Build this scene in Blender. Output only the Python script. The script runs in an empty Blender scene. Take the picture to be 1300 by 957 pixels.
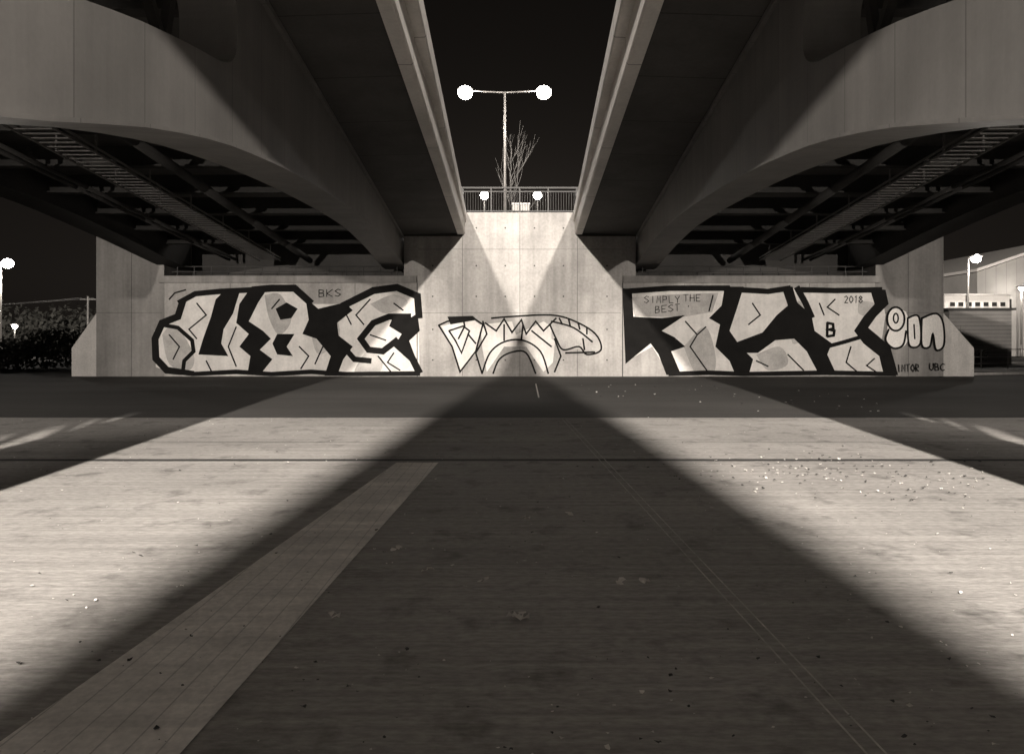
import bpy, math, random
from mathutils import Vector
random.seed(4)
scene=bpy.context.scene
D=29.0; K=D/867.0; H=1.47
def wx(px): return (px-660)*K
def wz(py): return H+(434-py)*K

# ---------------- helpers ----------------
def obj(name,verts,faces,mat,parent=None,smooth=False):
    me=bpy.data.meshes.new(name); me.from_pydata([tuple(v) for v in verts],[],faces); me.update()
    o=bpy.data.objects.new(name,me); scene.collection.objects.link(o)
    if mat: me.materials.append(mat)
    if parent: o.parent=parent
    if smooth:
        for p in me.polygons: p.use_smooth=True
    return o
def empty(name):
    e=bpy.data.objects.new(name,None); scene.collection.objects.link(e); return e
class MB:
    def __init__(s): s.v=[]; s.f=[]
    def box(s,x0,x1,y0,y1,z0,z1):
        n=len(s.v)
        s.v+=[(x0,y0,z0),(x1,y0,z0),(x1,y1,z0),(x0,y1,z0),(x0,y0,z1),(x1,y0,z1),(x1,y1,z1),(x0,y1,z1)]
        s.f+=[tuple(n+i for i in q) for q in [(0,3,2,1),(4,5,6,7),(0,1,5,4),(1,2,6,5),(2,3,7,6),(3,0,4,7)]]
    def tube(s,a,b,r0,r1=None,n=8):
        r1=r0 if r1 is None else r1
        a=Vector(a); b=Vector(b); d=(b-a)
        if d.length<1e-6: return
        d.normalize(); u=d.orthogonal().normalized(); w=d.cross(u); k=len(s.v)
        for c,r in ((a,r0),(b,r1)):
            for i in range(n):
                t=2*math.pi*i/n; s.v.append(tuple(c+u*r*math.cos(t)+w*r*math.sin(t)))
        for i in range(n):
            j=(i+1)%n; s.f.append((k+i,k+j,k+n+j,k+n+i))
        s.f.append(tuple(k+i for i in reversed(range(n)))); s.f.append(tuple(k+n+i for i in range(n)))
    def loft(s,secs):
        m=len(secs[0]); k=len(s.v)
        for c in secs: s.v+=[tuple(p) for p in c]
        for i in range(len(secs)-1):
            for j in range(m):
                q=(j+1)%m; s.f.append((k+i*m+j,k+i*m+q,k+(i+1)*m+q,k+(i+1)*m+j))
        s.f.append(tuple(k+j for j in reversed(range(m)))); s.f.append(tuple(k+(len(secs)-1)*m+j for j in range(m)))
    def beam(s,a,b,w,h):
        a=Vector(a); b=Vector(b); d=(b-a).normalized()
        up=Vector((0,0,1)) if abs(d.z)<.95 else Vector((1,0,0))
        u=d.cross(up).normalized()*w/2; v=u.cross(d).normalized()*h/2
        s.loft([[a-u-v,a+u-v,a+u+v,a-u+v],[b-u-v,b+u-v,b+u+v,b-u+v]])
    def make(s,name,mat,parent=None,smooth=False):
        o=obj(name,s.v,s.f,mat,parent,smooth)
        import bmesh
        bm=bmesh.new(); bm.from_mesh(o.data); bmesh.ops.recalc_face_normals(bm,faces=bm.faces); bm.to_mesh(o.data); bm.free()
        return o
def interp(tab,d):
    tab=sorted(tab)
    if d<=tab[0][0]: return tab[0][1]
    for i in range(len(tab)-1):
        if d<=tab[i+1][0]:
            x0,y0=tab[i]; x1,y1=tab[i+1]
            m0=(tab[i+1][1]-tab[max(i-1,0)][1])/(tab[i+1][0]-tab[max(i-1,0)][0])
            j=min(i+2,len(tab)-1); m1=(tab[j][1]-y0)/(tab[j][0]-x0)
            t=(d-x0)/(x1-x0); h=x1-x0
            return (2*t**3-3*t*t+1)*y0+(t**3-2*t*t+t)*h*m0+(-2*t**3+3*t*t)*y1+(t**3-t*t)*h*m1
    return tab[-1][1]

# ---------------- materials ----------------
def mat(name,col,rough=.8,var=.35,scale=.6,stretch=(1,1,1),fine=18,finevar=.2,fstretch=(1,1,1),bump=.15,metal=0,seam=None,tint=(1,.95,.895),rvar=0,streak=0,lines=None,blot=0,spec=.4):
    m=bpy.data.materials.new(name); m.use_nodes=True; nt=m.node_tree; N=nt.nodes; L=nt.links
    b=N['Principled BSDF']; b.inputs['Metallic'].default_value=metal; b.inputs['Roughness'].default_value=rough
    b.inputs['Specular IOR Level'].default_value=spec
    tc=N.new('ShaderNodeTexCoord')
    def noise(sc,st,det=5):
        mp=N.new('ShaderNodeMapping'); mp.inputs['Scale'].default_value=st; L.new(tc.outputs['Object'],mp.inputs[0])
        n=N.new('ShaderNodeTexNoise'); n.inputs['Scale'].default_value=sc; n.inputs['Detail'].default_value=det; n.inputs['Roughness'].default_value=.62
        L.new(mp.outputs[0],n.inputs['Vector']); return n.outputs['Fac']
    def mth(op,a,b2,c=None):
        x=N.new('ShaderNodeMath'); x.operation=op
        for i,q in enumerate((a,b2,c)):
            if q is None: continue
            if isinstance(q,(int,float)): x.inputs[i].default_value=q
            else: L.new(q,x.inputs[i])
        return x.outputs[0]
    n1=noise(scale,stretch); n2=noise(fine,fstretch,4)
    f=mth('MULTIPLY_ADD',mth('SUBTRACT',n1,.5),var*3.2,1.0)
    g=mth('MULTIPLY_ADD',mth('SUBTRACT',n2,.5),finevar*3.2,1.0)
    v=mth('MULTIPLY',f,g)
    if streak:
        n3=noise(1.0,(2.6,2.6,.12),6)
        v=mth('MULTIPLY',v,mth('MULTIPLY_ADD',mth('SUBTRACT',n3,.5),streak*3.2,1.0))
    if lines:
        n4=noise(1.0,lines[0],5)
        v=mth('MULTIPLY',v,mth('MULTIPLY_ADD',mth('SUBTRACT',n4,.5),lines[1]*3.2,1.0))
    if blot:
        n5=noise(2.6,(1,1,1),10)
        st=mth('MULTIPLY',mth('MAXIMUM',mth('SUBTRACT',n5,.54),0),blot*8)
        v=mth('MULTIPLY',v,mth('SUBTRACT',1.0,mth('MINIMUM',st,.5)))
    if seam:
        sp=N.new('ShaderNodeSeparateXYZ'); L.new(tc.outputs['Object'],sp.inputs[0])
        for ax,per,w,dark,off in seam:
            fr=mth('FRACT',mth('DIVIDE',mth('ADD',sp.outputs[ax],off+1000*per),per),0)
            lt=mth('LESS_THAN',fr,w/per)
            v=mth('MULTIPLY',v,mth('MULTIPLY_ADD',lt,dark-1,1.0))
    v=mth('MAXIMUM',v,.12)
    val=mth('MULTIPLY',v,col)
    cb=N.new('ShaderNodeVectorMath'); cb.operation='SCALE'; cb.inputs[0].default_value=tint; L.new(val,cb.inputs['Scale'])
    L.new(cb.outputs[0],b.inputs['Base Color'])
    if rvar:
        L.new(mth('MULTIPLY_ADD',n1,rvar,rough-rvar/2),b.inputs['Roughness'])
    if bump:
        bp=N.new('ShaderNodeBump'); bp.inputs['Strength'].default_value=bump; bp.inputs['Distance'].default_value=.03
        L.new(mth('ADD',mth('MULTIPLY',n2,.6),n1),bp.inputs['Height']); L.new(bp.outputs[0],b.inputs['Normal'])
    return m
def emis(name,s,col=(1,.95,.88)):
    m=bpy.data.materials.new(name); m.use_nodes=True; b=m.node_tree.nodes['Principled BSDF']
    b.inputs['Base Color'].default_value=(.8,.8,.8,1); b.inputs['Emission Color'].default_value=(*col,1); b.inputs['Emission Strength'].default_value=s; return m

M_wall=mat('abutment_concrete',.34,.85,var=.38,scale=.5,fine=9,finevar=.2,bump=.25,streak=.3)
M_wingw=mat('wing_concrete',.24,.85,var=.34,scale=.4,fine=9,finevar=.14,bump=.2,streak=.3)
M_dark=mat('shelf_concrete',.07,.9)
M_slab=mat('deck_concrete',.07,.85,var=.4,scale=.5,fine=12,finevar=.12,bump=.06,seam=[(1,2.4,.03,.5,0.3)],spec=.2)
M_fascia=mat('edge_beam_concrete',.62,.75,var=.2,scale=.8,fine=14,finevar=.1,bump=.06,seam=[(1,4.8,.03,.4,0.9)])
M_steel=mat('weathered_girder_steel',.12,.6,var=.25,scale=.5,fine=20,finevar=.06,bump=.03,seam=[(1,1.25,.018,.6,.2)],streak=.22,spec=.3)
M_steeld=mat('dark_steel',.05,.6,var=.3,scale=1)
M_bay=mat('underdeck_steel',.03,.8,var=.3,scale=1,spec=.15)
M_pipe=mat('galvanised_steel',.3,.5,var=.2,scale=2,metal=.4)
M_cat=mat('catwalk_steel',.10,.6,var=.2,scale=2,spec=.3)
M_conc=mat('ground_concrete',.34,.88,var=.3,scale=.35,stretch=(.6,1.3,1),fine=26,finevar=.34,fstretch=(.5,1.4,1),bump=.35,rvar=.1,lines=((.22,16,1),.3),blot=.35,spec=.1)
M_asph=mat('asphalt',.066,.88,var=.35,scale=.3,stretch=(.4,1.2,1),fine=40,finevar=.35,bump=.4,spec=.15)
M_strip=mat('ribbed_painted_light',.8,.85,var=.3,scale=1.6,fine=26,finevar=.2,bump=.2,seam=[(0,.118,.007,.7,0)],lines=((.3,9,1),.2),spec=.1)  # pale base colour stands in for lamp light on the slab
M_line=mat('worn_line',.5,.8,var=.6,scale=3,finevar=.3)
M_joint=mat('joint_filler',.04,.9)
M_black=mat('black_paint',.012,.9,var=.3,scale=2,bump=.0,spec=.08)
M_silver=mat('silver_paint',.68,.7,var=.22,scale=1.1,fine=9,finevar=.12,bump=.05,streak=.14)
M_grey=mat('grey_paint',.42,.7,var=.4,scale=1.5,bump=.05)
M_white=mat('white_paint',.78,.6,var=.08,scale=2,bump=.03)
M_wingc=mat('splayed_wing_concrete',.6,.8,var=.25,scale=.8,streak=.2,bump=.1)
M_bark=mat('bark',.16,.9,var=.3,scale=4)
M_leaf=mat('foliage',.09,.8,var=.5,scale=1,tint=(1,.97,.86))
M_roof=mat('cladding',.2,.7,var=.2,scale=1,seam=[(2,.25,.03,.4,0)])
M_bld=mat('render_wall',.4,.85,var=.2,scale=.4,seam=[(0,1.0,.04,.6,0)])
M_glass=mat('window_glass',.03,.15,var=.1,bump=0)
M_litter=mat('leaf_litter',.7,.8,var=.5,scale=5)
M_litd=mat('dark_litter',.05,.8,var=.5,scale=5)
E_lamp=emis('lamp_lens',90)

# ---------------- world ----------------
w=bpy.data.worlds.new('World'); scene.world=w; w.use_nodes=True
nt=w.node_tree; bg=nt.nodes['Background']
sky=nt.nodes.new('ShaderNodeTexSky'); sky.sky_type='NISHITA'; sky.sun_disc=False; sky.sun_elevation=math.radians(1); sky.sun_rotation=math.radians(0)
bw=nt.nodes.new('ShaderNodeRGBToBW'); nt.links.new(sky.outputs[0],bw.inputs[0])
sc=nt.nodes.new('ShaderNodeVectorMath'); sc.operation='SCALE'; sc.inputs[0].default_value=(1,.83,.70); nt.links.new(bw.outputs[0],sc.inputs['Scale'])
nt.links.new(sc.outputs[0],bg.inputs[0]); bg.inputs[1].default_value=.005

# ---------------- ground ----------------
obj('ground',[(-900,-500,-.004),(900,-500,-.004),(900,1500,-.004),(-900,1500,-.004)],[(0,1,2,3)],M_asph)
def sheet(name,x0,x1,y0,y1,z,m,par=None): return obj(name,[(x0,y0,z),(x1,y0,z),(x1,y1,z),(x0,y1,z)],[(0,1,2,3)],m,par)
pav=empty('concrete_pavement')
sheet('slab',-60,60,-60,13.3,0.0,M_conc,pav)
sheet('joint_1',-60,60,8.42,8.56,.004,M_joint,pav)
sheet('joint_2',-60,60,13.24,13.34,.004,M_joint,pav)
sheet('joint_3',-60,60,10.0,10.015,.004,M_joint,pav)
obj('ribbed_light_band',[(-1.93,2.2,.005),(-1.22,2.2,.005),(-.99,8.3,.005),(-1.5,8.3,.005)],[(0,1,2,3)],M_strip,pav)  # band of light on the ground, painted as a paler sheet with fine ribs
for i,(a,b) in enumerate([((1.24,2.2),(.80,13)),((1.31,2.2),(.87,13))]):
    obj('scored_line_%d'%i,[(a[0],a[1],.006),(a[0]+.009,a[1],.006),(b[0]+.009,b[1],.006),(b[0],b[1],.006)],[(0,1,2,3)],M_line,pav)
obj('lane_marking',[(.48,18,.002),(.52,18,.002),(.58,24,.002),(.54,24,.002)],[(0,1,2,3)],M_white)
mb=MB(); md=MB()
def leaf(x,y,s,m=None):
    m=m or (mb if random.random()<.5 else md)
    k=len(m.v); a=random.random()*6.28; n=6
    for i in range(n):
        t=a+2*math.pi*i/n; r=s*(.5+.5*random.random())
        m.v.append((x+r*math.cos(t),y+r*math.sin(t)*.8,.008+random.random()*s*.8))
    m.f.append(tuple(range(k,k+n)))
for i in range(900): 
    d=2.3+11*random.random()**1.4; leaf(random.uniform(-.8,.8)*d,d,random.choice([.004,.006,.009,.009,.016]))
for i in range(220): leaf(random.gauss(3.6,1.0),random.gauss(7.6,.7),random.uniform(.01,.028))
for i in range(80): leaf(random.uniform(2,9),random.uniform(14,24),random.uniform(.02,.04))
for px,py in [(655,783),(650,787),(660,786),(785,742),(720,655),(540,725),(420,785),(665,660),(610,740),(815,740),(500,700)]:
    d=867*H/(py-434)
    for j in range(2): leaf((px-660)*d/867+j*.03,d+random.uniform(-.03,.03),.034,mb)
lt=empty('scattered_leaves'); mb.make('pale_leaves',M_litter,lt); md.make('dark_leaves',M_litd,lt)

# ---------------- abutment ----------------
ab=empty('bridge_abutment')
m=MB(); m.box(-4.35,4.35,29,31,0,5.95); m.box(-4.92,-4.352,29.0,31,4.06,5.95); m.box(4.352,4.92,29.0,31,4.06,5.95); m.make('centre_wall',M_wall,ab)
m=MB(); m.box(-2.45,2.45,29,31,5.952,6.96); m.make('centre_wall_top',M_wall,ab)
for s,n in ((-1,'left'),(1,'right')):
    def bx(mm,a,b,*r): mm.box(min(s*a,s*b),max(s*a,s*b),*r)
    m=MB(); bx(m,4.37,15.1,29,31.5,0,4.05); m.make(n+'_graffiti_wall',M_wall,ab)
    m=MB(); bx(m,4.37,15.3,28.86,28.998,3.98,4.26); bx(m,4.93,15.1,28.998,29.3,4.052,4.26); m.make(n+'_coping',M_wingw,ab)
    m=MB(); bx(m,15.12,18,29.02,31.5,0,5.95); m.make(n+'_wing_wall',M_wingw,ab)
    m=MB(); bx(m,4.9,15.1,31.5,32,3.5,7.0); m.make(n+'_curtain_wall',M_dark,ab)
    m=MB(); x0,x1=18.0,(19.1 if s<0 else 19.35)
    m.loft([[(s*x0,y,0),(s*x1,y,0),(s*x1,y,1.2),(s*x0,y,2.75)] for y in (29.1,32.5)]); m.make(n+'_splayed_wing',M_wingc,ab)
    m=MB(); 
    m.tube((s*5.1,29.5,4.72),(s*15,29.5,4.72),.025); m.tube((s*5.1,29.5,4.5),(s*15,29.5,4.5),.02)
    for i in range(14): m.tube((s*(5.3+i*.73),29.5,4.2),(s*(5.3+i*.73),29.5,4.72),.02)
    m.make(n+'_shelf_rail',M_steeld,ab)
    m=MB()
    for i in range(9): m.tube((s*(15.6+i*.28),29.3,5.95),(s*(15.6+i*.28),29.3,6.6),.015)
    m.tube((s*15.6,29.3,6.6),(s*17.9,29.3,6.6),.03)
    m.make(n+'_wing_rail',M_pipe,ab)
m=MB()
for x in (-2.44,0.0,2.44,):
    m.box(x-.008,x+.008,28.996,28.9995,0.02,6.9 if abs(x)<2.4 else 5.9)
for z in (2.7,5.4): m.box(-4.3,4.3,28.996,28.9994,z-.006,z+.006)
for s in (-1,1):
    for x in (7.0,9.6,12.3): m.box(s*x-.008,s*x+.008,28.996,28.9995,0.02,3.95)
    m.box(s*4.36-.02,s*4.36+.02,28.990,28.9993,0,3.97)
    m.box(s*16.5-.008,s*16.5+.008,29.014,29.0195,0,5.9)
    m.box(min(s*15.2,s*18),max(s*15.2,s*18),29.014,29.0194,2.7,2.712)
m.make('formwork_joints',M_dark,ab)
m=MB()
for x in (-3.7,-1.85,-.62,.62,1.85,3.7):
    for z in (.7,2.0,3.4,4.7,6.3):
        if z>5.9 and abs(x)>2.2: continue
        m.tube((x,28.993,z),(x,28.999,z),.035,n=10)
m.make('tie_holes',M_dark,ab)

obj('embankment',[(-17.9,31.6,6.9),(17.9,31.6,6.9),(17.9,140,6.9),(-17.9,140,6.9),(-17.9,31.6,0),(17.9,31.6,0),(26,140,0),(-26,140,0)],[(0,1,2,3),(0,3,7,4),(1,5,6,2),(0,4,5,1)],M_asph)

m=MB()
for z in (8.06,7.9,7.06): m.beam((-2.5,29.25,z),(2.5,29.25,z),.05,.05 if z<8 else .07)
x=-2.45
i=0
while x<2.46:
    if i%11==0: m.beam((x,29.25,6.96),(x,29.25,8.06),.06,.06)
    else: m.tube((x,29.25,7.06),(x,29.25,7.9),.011,n=6)
    x+=.111; i+=1
m.make('guard_railing',M_steeld)

# ---------------- bridges ----------------
def a_t(d): return 1.49+.0269*d
def z_t(d): return 7.0+(29-d)*.061
def a_b(d): return 1.905+.015*d
def z_b(d): return 6.02+(29-d)*.06
def a3(d): return 3.68+.0456*d
def z3(d): return 5.97+(29-d)*.0594
BI=[(30,4.72),(29,4.77),(25,5.05),(21,5.14),(14.5,4.80),(10,4.33),(7.5,3.85),(5.14,3.2),(3,2.7),(0,2.2),(-4,1.95),(-10,1.9),(-16,2.0),(-22,3.6),(-34,6)]  # unseen run behind the camera dips low, shaped to keep fill light off the centre
BO=[(30,4.72),(29,4.78),(24,5.35),(19,5.72),(14,5.5),(10,5.1),(5,4.4),(0,4.2),(-6,4.6),(-12,5.2),(-34,6.2)]
def fr(a,b,st):
    n=max(2,int(abs(b-a)/st)+1); return [a+(b-a)*i/n for i in range(n+1)]
def bridge(s,name):
    e=empty(name)
    def P(a,d,z): return (s*a,d,z)
    ds=fr(-34,28.98,1.0)
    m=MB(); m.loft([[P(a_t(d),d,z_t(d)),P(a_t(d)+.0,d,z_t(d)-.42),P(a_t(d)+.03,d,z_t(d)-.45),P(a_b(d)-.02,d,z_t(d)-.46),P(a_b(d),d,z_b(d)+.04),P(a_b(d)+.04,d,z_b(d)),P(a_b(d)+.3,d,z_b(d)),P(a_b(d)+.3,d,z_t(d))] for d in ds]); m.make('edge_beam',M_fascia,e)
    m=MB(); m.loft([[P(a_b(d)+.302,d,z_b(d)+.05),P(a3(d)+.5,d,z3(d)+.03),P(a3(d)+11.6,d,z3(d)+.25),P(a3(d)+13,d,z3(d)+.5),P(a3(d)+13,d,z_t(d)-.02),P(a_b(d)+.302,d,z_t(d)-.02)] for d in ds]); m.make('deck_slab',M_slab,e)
    W=.85
    def sec(d,lo,hi,a0): return [P(a0,d,lo),P(a0+W,d,lo),P(a0+W,d,hi),P(a0,d,hi)]
    def lo_o(d): return interp(BI,d)+(1.08 if d>2 else max(.75,1.08-.06*(2-d)))
    def hi_o(d): return z3(d)-.45
    def opening(d,d0,d1):
        r=1.0
        mid=(lo_o(d)+hi_o(d))/2; h=(hi_o(d)-lo_o(d))/2
        t=min(1,max(0,min(d0-d,d-d1)/r)); g=(1-(1-t)**3.2)**(1/3.2)
        return mid-h*g,mid+h*g
    d0,d1=10.0,-16.0  # opening runs on unseen behind the camera to let lamp light through
    m=MB(); m.loft([sec(d,interp(BI,d),z3(d),a3(d)) for d in fr(30.2,d0,.8)])
    dd=[d0-1.0*(i/14)**2 for i in range(15)]+fr(d0-1.0,d1+1.0,.6)[1:]+[d1+1-1.0*(1-(1-i/14)**2) for i in range(1,15)]
    m.loft([sec(d,interp(BI,d),opening(d,d0,d1)[0],a3(d)) for d in dd])
    m.loft([sec(d,opening(d,d0,d1)[1],z3(d),a3(d)) for d in dd])
    m.loft([sec(d,interp(BI,d),z3(d),a3(d)) for d in fr(d1,-34,1)])
    m.make('inner_arch_girder',M_steel,e)
    m=MB(); m.loft([[P(a3(d)-.06,d,interp(BI,d)-.045),P(a3(d)+W+.06,d,interp(BI,d)-.045),P(a3(d)+W+.06,d,interp(BI,d)-.002),P(a3(d)-.06,d,interp(BI,d)-.002)] for d in fr(30.2,-34,.8)]); 
    m.loft([[P(a3(d)-.09,d,z3(d)-.10),P(a3(d)-.004,d,z3(d)-.10),P(a3(d)-.004,d,z3(d)-.004),P(a3(d)-.09,d,z3(d)-.004)] for d in fr(28.9,-34,1)])
    m.make('girder_flanges',M_steel,e)
    m=MB()
    for c in (8.6,6.9,5.2,3.5,1.8,.1,-1.6,-3.3,-5,-7,-9,-11,-13):
        m.beam(P(a3(c)+W/2,c,lo_o(c)+.0),P(a3(c)+W/2,c-1.3,hi_o(c-1.3)+.05),.12,.1)
        m.beam(P(a3(c)+W/2,c,lo_o(c)+.0),P(a3(c)+W/2,c+.4,hi_o(c+.4)+.05),.12,.1)
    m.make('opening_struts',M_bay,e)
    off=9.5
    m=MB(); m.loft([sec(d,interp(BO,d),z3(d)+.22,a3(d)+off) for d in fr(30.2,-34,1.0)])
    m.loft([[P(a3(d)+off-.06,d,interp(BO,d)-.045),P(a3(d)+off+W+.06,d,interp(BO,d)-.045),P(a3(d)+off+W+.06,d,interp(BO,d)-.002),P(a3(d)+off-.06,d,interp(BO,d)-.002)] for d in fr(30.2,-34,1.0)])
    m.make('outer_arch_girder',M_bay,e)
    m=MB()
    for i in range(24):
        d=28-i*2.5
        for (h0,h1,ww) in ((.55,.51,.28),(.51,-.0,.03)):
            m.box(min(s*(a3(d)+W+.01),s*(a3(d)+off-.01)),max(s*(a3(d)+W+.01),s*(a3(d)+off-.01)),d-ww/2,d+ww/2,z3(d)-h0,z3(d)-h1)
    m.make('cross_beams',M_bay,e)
    m=MB(); ca,cb=5.35,6.25
    for a in (ca,cb):
        for zz in (-.95,-.83):
            for (p,q) in zip(fr(29.6,-20,3)[:-1],fr(29.6,-20,3)[1:]):
                m.beam(P(a3(p)+a,p,z3(p)+zz),P(a3(q)+a,q,z3(q)+zz),.04,.04)
    d=29.4
    while d>2:
        m.beam(P(a3(d)+ca,d,z3(d)-.93),P(a3(d)+cb,d,z3(d)-.93),.10,.03); d-=.27
    for i in range(18):
        d=28-i*2.5+.2
        for a in (ca,cb): m.beam(P(a3(d)+a,d,z3(d)-.95),P(a3(d)+a,d,z3(d)+.1),.04,.04)
    m.make('maintenance_catwalk',M_cat,e)
    m=MB()
    for a,zz,r in ((4.3,-.78,.13),(7.6,-.75,.06),(7.9,-.75,.06)):
        ps=fr(30.5,-30,4)
        for p,q in zip(ps[:-1],ps[1:]): m.tube(P(a3(p)+a,p,z3(p)+zz),P(a3(q)+a,q,z3(q)+zz),r,n=12)
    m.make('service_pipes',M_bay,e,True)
    return e
bridge(-1,'road_bridge'); bridge(1,'road_bridge.001')

# ---------------- graffiti ----------------
lay=[0]
def cr(pts,n=5):
    out=[]
    for i in range(len(pts)-1):
        p0=pts[max(i-1,0)];p1=pts[i];p2=pts[i+1];p3=pts[min(i+2,len(pts)-1)]
        for k in range(n):
            t=k/n
            out.append(tuple(.5*((2*p1[j])+(-p0[j]+p2[j])*t+(2*p0[j]-5*p1[j]+4*p2[j]-p3[j])*t*t+(-p0[j]+3*p1[j]-3*p2[j]+p3[j])*t**3) for j in (0,1)))
    out.append(pts[-1]); return out
class Paint:
    def __init__(s): s.g={}
    def get(s,m): return s.g.setdefault(m.name,(m,MB()))[1]
    def Y(s,base): lay[0]+=1; return 28.998-base-lay[0]*.00006
    def fill(s,pts,m,base=.004,sm=False):
        if sm: pts=cr(list(pts)+[pts[0]])[:-1]
        y=s.Y(base); mb=s.get(m); k=len(mb.v); mb.v+=[(wx(p[0]),y,wz(min(p[1],477.5))) for p in pts]; mb.f.append(tuple(range(k,k+len(pts))))
    def line(s,pts,w,m,base=.008,sm=False,wend=None):
        if sm: pts=cr(pts)
        y=s.Y(base); mb=s.get(m); k=len(mb.v); n=len(pts)
        for i,p in enumerate(pts):
            a=Vector(pts[max(i-1,0)]);b=Vector(pts[min(i+1,n-1)]);c=Vector(p)
            t1=(c-a).normalized() if i>0 else (b-c).normalized(); t2=(b-c).normalized() if i<n-1 else t1
            n1=Vector((-t1.y,t1.x)); n2=Vector((-t2.y,t2.x)); nn=(n1+n2)
            if nn.length<.3: nn=n1
            nn.normalize(); sc_=1/max(.5,nn.dot(n1)); ww=(w+((wend or w)-w)*i/(n-1))/2*sc_
            if i in (0,n-1): c=c+(t1 if i else -t2)*w*.25
            for sg in (1,-1):
                q=c+nn*ww*sg; mb.v.append((wx(q.x),y,wz(min(q.y,477.5))))
        for i in range(n-1): mb.f.append((k+2*i,k+2*i+1,k+2*i+3,k+2*i+2))
    def make(s,name):
        e=empty(name)
        for kx,(m,mb) in s.g.items(): obj(kx+'_layer',mb.v,mb.f,m,e)
B,S,G,Wt=M_black,M_silver,M_grey,M_white
p=Paint()
p.fill([(196,420),(212,404),(226,400),(230,382),(252,371),(318,368),(372,364),(392,386),(440,386),(476,368),(505,364),(530,378),(533,474),(400,476),(232,477),(198,466)],S)
p.fill([(206,425),(222,412),(246,450),(240,470),(215,462)],G,.006,True)
p.fill([(336,375),(356,374),(370,405),(355,425),(342,405)],G,.006,True)
p.fill([(395,425),(425,405),(430,430),(405,450)],G,.006,True)
p.fill([(470,386),(500,374),(518,385),(490,398)],G,.006,True)
p.fill([(465,445),(485,455),(480,474),(450,474)],G,.006,True)
p.fill([(286,368),(304,372),(296,398),(284,418),(281,436),(290,452),(252,450),(258,430),(268,402),(274,380)],B,.009)
p.fill([(318,366),(340,366),(328,384),(316,408),(334,420),(344,430),(330,444),(346,456),(330,476),(314,476),(318,452),(304,440),(316,424),(300,410),(304,386)],B,.009)
p.fill([(350,392),(364,384),(378,392),(370,404),(356,406)],B,.009)
p.fill([(352,424),(374,424),(364,440),(372,452),(352,450),(346,436)],B,.009)
p.fill([(388,378),(404,392),(438,384),(448,394),(428,410),(430,426),(448,440),(436,456),(428,477),(412,477),(420,452),(402,430),(384,424),(392,406)],B,.009)
p.fill([(500,400),(520,404),(530,398),(533,420),(516,436),(528,456),(520,458),(500,440),(510,424),(494,414)],B,.009)
for pts,w in [([(232,383),(226,402),(206,410),(197,430),(198,455),(212,470),(244,475)],9),
 ([(228,384),(248,373),(280,370),(322,368)],7),
 ([(204,412),(226,416),(244,432),(246,446),(234,458),(232,474)],5),
 ([(322,368),(345,366),(374,366),(394,384)],9),
 ([(436,388),(474,369),(504,365),(530,376),(532,402)],9),
 ([(520,402),(494,402),(474,410),(458,430),(468,444),(486,446),(504,432)],8),
 ([(436,440),(450,456),(470,458)],7),([(244,475),(300,472),(345,475),(395,472),(440,475),(532,474)],6),
 ([(516,436),(522,452),(532,472)],9)]:
    p.line(pts,w,B)
for pts in [[(250,385),(262,400),(240,418),(250,430)],[(300,415),(290,440),(300,465)],[(355,380),(345,392)],[(380,440),(392,452),(382,468)],[(470,380),(452,400),(462,412)],[(500,385),(512,394)],[(480,452),(498,474)],[(500,448),(492,460),(508,470)],[(262,458),(270,474)],[(410,440),(400,462)],[(215,425),(228,440),(220,456)],[(440,400),(446,412)],[(215,380),(222,372),(236,368)],[(470,425),(490,432)]]:
    p.line(pts,1.8,B,.010)
p.fill([(560,414),(600,405),(612,414),(603,450),(585,470),(575,440)],S,sm=False)
p.fill([(610,412),(650,408),(655,425),(690,408),(706,418),(702,460),(690,472),(668,440),(640,440),(618,472),(612,440)],S)
p.fill([(700,408),(735,412),(760,432),(762,445),(715,442),(700,430)],G)
for pts,sm in [([(557,413),(568,408),(600,403),(613,412),(604,446),(584,472),(574,440),(557,413)],0),
 ([(570,420),(588,414),(596,420),(586,448),(578,432),(570,420)],0),
 ([(588,404),(590,414),(582,430)],0),([(613,408),(618,424),(604,448),(612,474)],0),
 ([(612,474),(622,448),(640,434),(664,432),(686,446),(696,474)],1),([(626,474),(634,456),(650,447),(668,448),(680,474)],1),
 ([(616,410),(630,420),(640,405),(650,422),(662,406),(668,424),(680,408),(690,420),(706,404)],0),
 ([(624,404),(648,402),(700,400),(730,408),(756,424),(763,444),(745,450),(735,440),(715,444),(706,430),(698,412)],1),
 ([(700,408),(728,416),(752,434)],1),([(740,430),(742,444)],0),([(710,404),(714,412)],0),([(722,406),(724,414)],0),([(734,410),(736,418)],0),([(745,416),(745,424)],0),
 ([(704,430),(712,452),(704,472)],0),([(640,412),(640,432)],0),([(664,412),(662,430)],0),([(675,420),(700,440)],0),([(594,424),(604,436)],0),([(718,448),(755,447)],0)]:
    p.line(pts,2.2,B,.010,bool(sm))
p.fill([(568,402),(600,401),(606,406),(572,412)],B,.009)
p.fill([(794,372),(925,366),(1000,366),(1118,368),(1124,400),(1118,440),(1134,470),(1120,476),(850,476),(828,440),(796,458)],S)
p.fill([(800,378),(850,374),(912,372),(904,396),(870,402),(806,402)],G,.006)
p.fill([(868,440),(895,415),(908,450),(905,474),(884,475)],G,.006,True)
p.fill([(1000,388),(1018,384),(1024,420),(1006,436)],G,.006,True)
p.fill([(1090,382),(1110,385),(1104,400),(1090,398)],G,.006,True)
p.fill([(960,450),(990,440),(1000,462),(975,470)],G,.006,True)
p.fill([(790,366),(802,368),(804,402),(840,404),(870,400),(840,420),(856,428),(870,440),(852,446),(864,474),(846,476),(836,450),(826,436),(806,452),(794,462)],B,.009)
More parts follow.
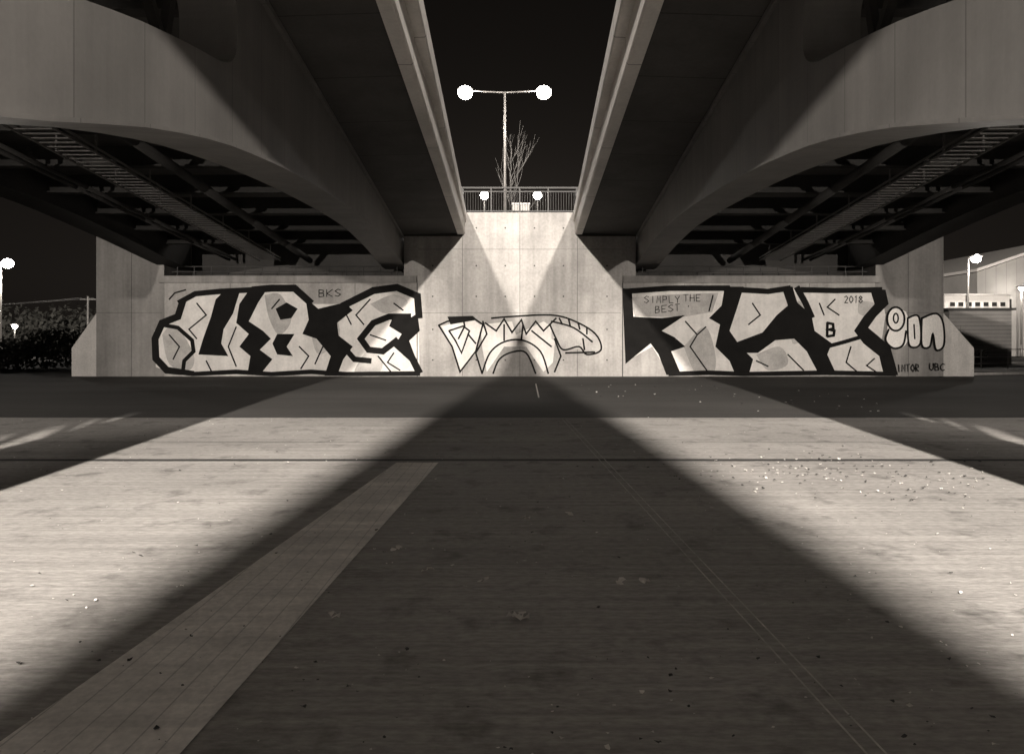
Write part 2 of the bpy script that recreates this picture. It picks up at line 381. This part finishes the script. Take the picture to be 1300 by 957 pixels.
p.fill([(920,364),(944,364),(936,390),(926,420),(940,440),(956,456),(950,477),(934,477),(926,458),(908,440),(914,412),(900,404),(916,388)],B,.009)
p.fill([(992,364),(1006,364),(1012,384),(1030,400),(1034,420),(1056,436),(1050,450),(1062,476),(1040,476),(1024,446),(1008,430),(984,432),(962,448),(940,448),(936,434),(968,422),(986,400),(1000,388)],B,.009)
p.fill([(1104,366),(1124,368),(1128,386),(1112,402),(1102,416),(1114,426),(1130,440),(1140,476),(1122,477),(1116,452),(1096,436),(1084,420),(1096,402),(1110,386)],B,.009)
for pts,w in [([(794,370),(850,366),(925,366)],7),([(938,368),(975,370),(1002,366)],7),
 ([(1018,368),(1060,369),(1118,368)],7),([(850,475),(900,473),(945,475),(1050,473),(1136,475)],6),([(1012,366),(1022,384),(1030,402)],8),
 ([(1050,440),(1072,434),(1092,428)],5)]:
    p.line(pts,w,B)
for pts in [[(870,408),(885,425),(876,440),(890,460),(900,474)],[(885,425),(896,415)],[(955,385),(965,400),(950,412)],[(960,458),(975,465)],[(1060,380),(1050,390),(1065,400)],[(1080,440),(1074,460),(1088,472)],[(1110,455),(1100,464),(1112,472)],[(905,375),(900,395)],[(1000,450),(1020,470)],[(820,412),(812,430)],[(1040,385),(1046,400)]]:
    p.line(pts,1.8,B,.010)
p.make('graffiti_mural')
LET={'A':[[(0,6),(2,0),(4,6)],[(1,4),(3,4)]],'B':[[(0,0),(0,6)],[(0,0),(3,.5),(3,2.5),(0,3),(3.5,3.5),(3.3,5.6),(0,6)]],'C':[[(4,.8),(2,0),(0,2),(0,4.5),(2,6),(4,5)]],'E':[[(4,0),(0,0),(0,6),(4,6)],[(0,3),(3,3)]],'H':[[(0,0),(0,6)],[(4,0),(4,6)],[(0,3),(4,3)]],'I':[[(2,0),(2,6)]],'K':[[(0,0),(0,6)],[(4,0),(0,3.4),(4,6)]],'L':[[(0,0),(0,6),(4,6)]],'M':[[(0,6),(.5,0),(2,4),(3.5,0),(4,6)]],'N':[[(0,6),(0,0),(4,6),(4,0)]],'O':[[(2,0),(0,2),(0,4),(2,6),(4,4),(4,2),(2,0)]],'P':[[(0,6),(0,0),(3.5,.6),(3.5,2.8),(0,3.3)]],'R':[[(0,6),(0,0),(3.5,.6),(3.5,2.6),(0,3.2),(4,6)]],'S':[[(4,.6),(2,0),(0,1.5),(2,3),(4,4.4),(2,6),(0,5.2)]],'T':[[(0,0),(4,0)],[(2,0),(2,6)]],'U':[[(0,0),(0,4.5),(2,6),(4,4.5),(4,0)]],'Y':[[(0,0),(2,3),(4,0)],[(2,3),(2,6)]],'2':[[(0,1),(2,0),(4,1.5),(0,6),(4,6)]],'0':[[(2,0),(0,2),(0,4),(2,6),(4,4),(4,2),(2,0)]],'1':[[(1,1),(2.3,0),(2.3,6)]],'8':[[(2,0),(.2,1.4),(4,4.4),(2,6),(0,4.6),(3.8,1.4),(2,0)]],"'":[[(2,0),(1.5,1.5)]]}
def text(t,x,y,h,w,lw,pp,slope=0):
    for ch in t:
        if ch in LET:
            for st in LET[ch]:
                pp.line([(x+a/4*w+random.uniform(-.3,.3),y+b/6*h+slope*a/4*w) for a,b in st],lw,B,.012)
        x+=w*1.45; y+=slope*w*1.45
p=Paint()
text('SIMPLY',818,376,8.5,5.4,.9,p); text('THE',868,374,8.5,5.4,.9,p); text('BEST',832,389,8.5,5.7,.9,p,-.1); text("'",872,388,6,4,.9,p)
p.make('graffiti_slogan')
p=Paint(); text('2018',1072,376,8.5,4.2,1.1,p); p.make('graffiti_date')
p=Paint(); text('BKS',405,368,9,7,1.0,p,-.03); p.make('graffiti_tag')
p=Paint(); text('INTOR',1139,463,9,4.0,1.1,p,-.03); p.make('graffiti_tag.001')
p=Paint(); text('UBC',1180,461,9,4.8,1.1,p,.03); p.make('graffiti_tag.002')
p=Paint(); text('B',1050,410,17,10,3.4,p); p.make('graffiti_tag.003')
p=Paint()
def ell(cx,cy,rx,ry,n=22): return [(cx+rx*math.cos(2*math.pi*i/n),cy+ry*math.sin(2*math.pi*i/n)) for i in range(n)]
p.fill(ell(1137,405,11,15),Wt); p.fill([(1128,398),(1150,396),(1152,432),(1140,442),(1126,436)],Wt,sm=True)
p.line(ell(1137,405,11,15)+[(1148,405)],2.6,B); p.line(ell(1137,404,3,6)+[(1140,404)],2,B)
p.line([(1128,418),(1124,432),(1134,442),(1146,438),(1150,420)],2.6,B,sm=True)
p.fill([(1152,404),(1166,402),(1168,436),(1154,438)],Wt,sm=True); p.line([(1152,404),(1166,402),(1168,436),(1154,438),(1152,404)],2.4,B,sm=True); p.line([(1160,412),(1161,430)],2,B)
p.fill([(1170,404),(1188,398),(1197,410),(1198,438),(1188,444),(1184,424),(1180,440),(1170,438)],Wt,sm=True)
p.line([(1170,404),(1188,398),(1197,410),(1198,438),(1188,444),(1184,424),(1180,440),(1170,438),(1170,404)],2.6,B,sm=True)
p.make('graffiti_lettering')

# ---------------- lamps ----------------
def ico(name,c,r,m,par,sz=.5):
    bpy.ops.mesh.primitive_uv_sphere_add(segments=20,ring_count=12,radius=r,location=c); o=bpy.context.object; o.name=name; o.scale=(1,1,sz); o.data.materials.append(m); o.parent=par
    for q in o.data.polygons: q.use_smooth=True
    return o
LC=(1,.925,.845)
def plight(c,P,par,r=.2):
    l=bpy.data.lights.new('lamp_light','POINT'); l.energy=P; l.color=LC; l.shadow_soft_size=r; o=bpy.data.objects.new('lamp_light',l); o.location=c; scene.collection.objects.link(o); o.parent=par
def lamp(name,x,y,z0,z1,heads,power,lens=.26,r=.2,lm=None,dy=0):
    e=empty(name); m=MB()
    m.tube((x,y,z0),(x,y,z0+1.2),.12,.12,12); m.tube((x,y,z0+1.2),(x,y,z1),.10,.055,12)
    for hx in heads:
        m.tube((x,y,z1-.05),(hx,y+dy,z1+.08),.045,.035,10)
    m.make('post',M_pipe,e,True)
    m=MB()
    for hx in heads:
        m.loft([[(hx-q*.42,y+dy-.16*q,z1+.1+zz),(hx+q*.42,y+dy-.16*q,z1+.1+zz),(hx+q*.42,y+dy+.16*q,z1+.1+zz),(hx-q*.42,y+dy+.16*q,z1+.1+zz)] for q,zz in ((1,-.02),(1,.05),(.5,.14))])
    m.make('luminaire',M_pipe,e)
    for i,hx in enumerate(heads):
        ico('lens_%d'%i,(hx,y+dy,z1-.04),lens,lm or E_lamp,e,.9)
        if power: plight((hx,y+dy,z1-.35-r),power,e,r)
    return e
def fill_flood(x,y,z,tgt,half,power,blend=.25):  # unseen spotlights added as fill for the abutment walls and side ground
    e=empty('fill_floodlight'); c=Vector((x,y,z)); t=Vector(tgt); d=(t-c).normalized(); rt=d.cross(Vector((0,0,1))).normalized(); up=rt.cross(d)
    m=MB(); m.tube((x,y-.3,0),(x,y-.3,z-.3),.09,.07,12); m.tube((x,y-.3,z-.3),tuple(c-d*.3),.05,.05,8); m.make('post',M_pipe,e,True)
    m=MB(); m.loft([[tuple(c+d*q-rt*w_-up*w_*.7),tuple(c+d*q+rt*w_-up*w_*.7),tuple(c+d*q+rt*w_+up*w_*.7),tuple(c+d*q-rt*w_+up*w_*.7)] for q,w_ in ((-.3,.12),(-.1,.28),(.0,.3))]); m.make('fill_housing',M_steeld,e)
    m=MB(); m.loft([[tuple(c+d*q-rt*.26-up*.17),tuple(c+d*q+rt*.26-up*.17),tuple(c+d*q+rt*.26+up*.17),tuple(c+d*q-rt*.26+up*.17)] for q in (.003,.02)]); m.make('lens',E_lamp,e)
    l=bpy.data.lights.new('lamp_light','SPOT'); l.energy=power; l.color=LC; l.shadow_soft_size=.12; l.spot_size=math.radians(2*half); l.spot_blend=blend
    o=bpy.data.objects.new('lamp_light',l); o.location=c+d*.2; o.rotation_euler=d.to_track_quat('-Z','Y').to_euler(); scene.collection.objects.link(o); o.parent=e
lamp('street_lamp',-.88,40,6.9,16.1,(-3.2,1.4),500,.42)
lamp('street_lamp',0,-20,0,15.2,(-3.1,3.1),132000,.3,.2)
for s in (-1,1):  # added fill, out of view on both sides
    fill_flood(s*23.8,-6,7.0,(s*12.2,20,0.6),25,20000,.5)
    fill_flood(s*9.6,-36,5.2,(s*9.8,29,1.4),7.2,60000,.5)
lamp('street_lamp',-45.6,60,0,8.4,(-45.0,),2500,.45)
lamp('street_lamp',32.8,50,0,7.6,(33.4,),1500,.32)
lamp('street_lamp',-54,73,0,3.2,(-54,),60,.25)
for x in (-1.77,.88):
    e=empty('path_lamp'); m=MB(); m.tube((x,34,6.9),(x,34,8.55),.05,.04,10); m.tube((x,34,8.5),(x,34,8.56),.12,.12,12); m.make('post',M_steeld,e); ico('globe',(x,34,8.75),.2,E_lamp,e,1); plight((x,33.7,8.75),220,e,.15)

e=empty('utility_cabinet'); m=MB(); m.box(-.35,.45,32.5,33,6.9,8.0); m.make('body',M_bld,e); m=MB(); m.box(-.4,.5,32.45,33.05,8.002,8.07)
for i in range(6): m.box(-.28+i*.12,-.25+i*.12,32.49,32.498,7.1,7.95)
m.make('lid_and_louvres',M_pipe,e)

# ---------------- trees / hedge ----------------
def tree(name,base,h,seed,r=.12,lv=5,spread=.5):
    random.seed(seed); m=MB(); b=Vector(base); n=26; pts=[b]
    for i in range(n): pts.append(pts[-1]+Vector((random.uniform(-.07,.07),random.uniform(-.07,.07),h/n)))
    for i in range(n): m.tube(pts[i],pts[i+1],r*(1-i/n)+.014,r*(1-(i+1)/n)+.014,7)
    def br(p,d,l,r,k):
        q=p
        for j in range(3):
            d=(d+Vector((random.uniform(-.15,.15),random.uniform(-.15,.15),.12))).normalized(); q2=q+d*l/3; m.tube(q,q2,r,r*.8,5); r*=.85; q=q2
            if k>0:
                for _ in range(2):
                    nd=(d+Vector((random.uniform(-1,1),random.uniform(-1,1),random.uniform(-.1,.7)))*.7).normalized(); br(q,nd,l*random.uniform(.3,.5),r*.7,k-1)
    for i in range(4,n-1):
        if random.random()<.2: continue
        a=random.random()*6.28; f=math.sin(math.pi*min(1,(i/n)**.9)); br(pts[i],Vector((math.cos(a),math.sin(a),random.uniform(.9,1.8))).normalized(),h*spread*(.3+f*.9)*random.uniform(.5,1.2),.028*(1.3-i/n),lv)
    m.make(name,M_bark)
tree('bare_tree',(-.25,46,6.9),8.6,8,.08,1,.34)
random.seed(11)
def mass(name,x0,x1,y0,y1,h,n,sz):
    m=MB()
    for i in range(n):
        x=random.uniform(x0,x1); y=random.uniform(y0,y1); hh=h*(.65+.35*math.sin(x*1.3)*math.sin(x*.37+1)+.2*random.random())
        z=random.random()**.7*hh; c=Vector((x,y,z)); u=Vector([random.gauss(0,1) for _ in range(3)]).normalized(); v=u.orthogonal().normalized()
        a=random.uniform(.5,1.3)*sz; k=len(m.v)
        m.v+=[tuple(c+u*a),tuple(c+v*a*.5),tuple(c-u*a),tuple(c-v*a*.5)]; m.f.append((k,k+1,k+2,k+3))
    return obj(name,m.v,m.f,M_leaf)
mass('hedge',-45,-20.5,36,39,2.0,12000,.13)
mass('treeline',-110,-30,85,95,6.0,12000,.4)
mass('treeline',40,110,110,120,8,5000,.6)
mass('hedge',20,27.5,40,42,1.0,2500,.12)
e=empty('utility_pole'); m=MB(); m.tube((-43,68,0),(-43,68,6),.12,.09); m.beam((-43.8,68,5.7),(-42.2,68,5.7),.1,.1); m.make('pole',M_bark,e)
m=MB()
for j in (-.6,.6):
    pr=None
    for i in range(21):
        t=i/20; q=(-43+j-t*40,68-t*8,5.85-t*1.0-4*.9*t*(1-t))
        if pr: m.tube(pr,q,.02,n=4)
        pr=q
m.make('wires',M_steeld,e)

# ---------------- right background ----------------
e=empty('garage'); m=MB(); m.box(28.3,32.4,45,49,0,3.55); m.make('walls',M_roof,e)
m=MB(); m.box(28.1,32.6,44.85,49.2,3.552,3.7); m.make('roof',M_steeld,e)
m=MB(); m.box(29,31.6,44.95,44.99,0,2.6); m.make('door',M_roof,e)
e=empty('site_cabin'); m=MB(); m.box(31.4,36.2,50.5,53.5,.3,4.9); m.make('body',M_white,e)
m=MB(); 
for i in range(7): m.box(31.8+i*.62,32.15+i*.62,50.46,50.49,4.1,4.4)
m.make('windows',M_glass,e); m=MB(); m.box(31.3,36.3,50.4,53.6,4.902,5.02); m.make('roof',M_bld,e)
e=empty('warehouse')
m=MB(); y0,y1=66,90; m.loft([[(44.2,y,0),(62,y,0),(62,y,8.2),(53,y,11.2),(44.2,y,8.2)] for y in (y0,y1)]); m.make('walls',M_bld,e)
m=MB(); m.loft([[(43.9,y,8.22),(53,y,11.3),(62.3,y,8.22),(62.3,y,8.5),(53,y,11.6),(43.9,y,8.5)] for y in (y0-.4,y1)]); m.make('roof',M_white,e)
m=MB()
for i in range(4): m.box(45.5+i*3.6,47.5+i*3.6,y0-.03,y0-.005,4,5.6)
m.make('windows',M_glass,e)
lamp('wall_lamp',47,64,0,6.5,(47,),250,.2)
e=empty('chain_fence'); m=MB()
for i in range(16): m.tube((20.5+i*1.6,34.5+i*.3,0),(20.5+i*1.6,34.5+i*.3,1.1),.03)
for z in (.35,.7,1.08): m.tube((20.5,34.5,z),(44.5,39,z),.02)
m.make('posts_and_rails',M_pipe,e)
m=MB(); m.loft([[(x,y,0),(x,y+.15,0),(x,y+.15,.12),(x,y,.12)] for x,y in [(19.6,30),(22,30.6),(26,31.2),(32,31.5),(60,31.6)]]); m.make('kerb',M_wall)
sheet('pavement',19.6,80,31.8,34.2,.1,M_conc)

# ---------------- camera ----------------
c=bpy.data.cameras.new('Camera'); co=bpy.data.objects.new('Camera',c); scene.collection.objects.link(co)
co.location=(0,0,H); co.rotation_euler=(math.radians(90),0,0); c.sensor_width=36; c.lens=24.01
c.shift_x=-10/1300; c.shift_y=-44.5/1300; c.clip_end=3000; c.clip_start=.05
scene.camera=co
scene.view_settings.view_transform='Standard'; scene.view_settings.look='None'; scene.view_settings.exposure=0
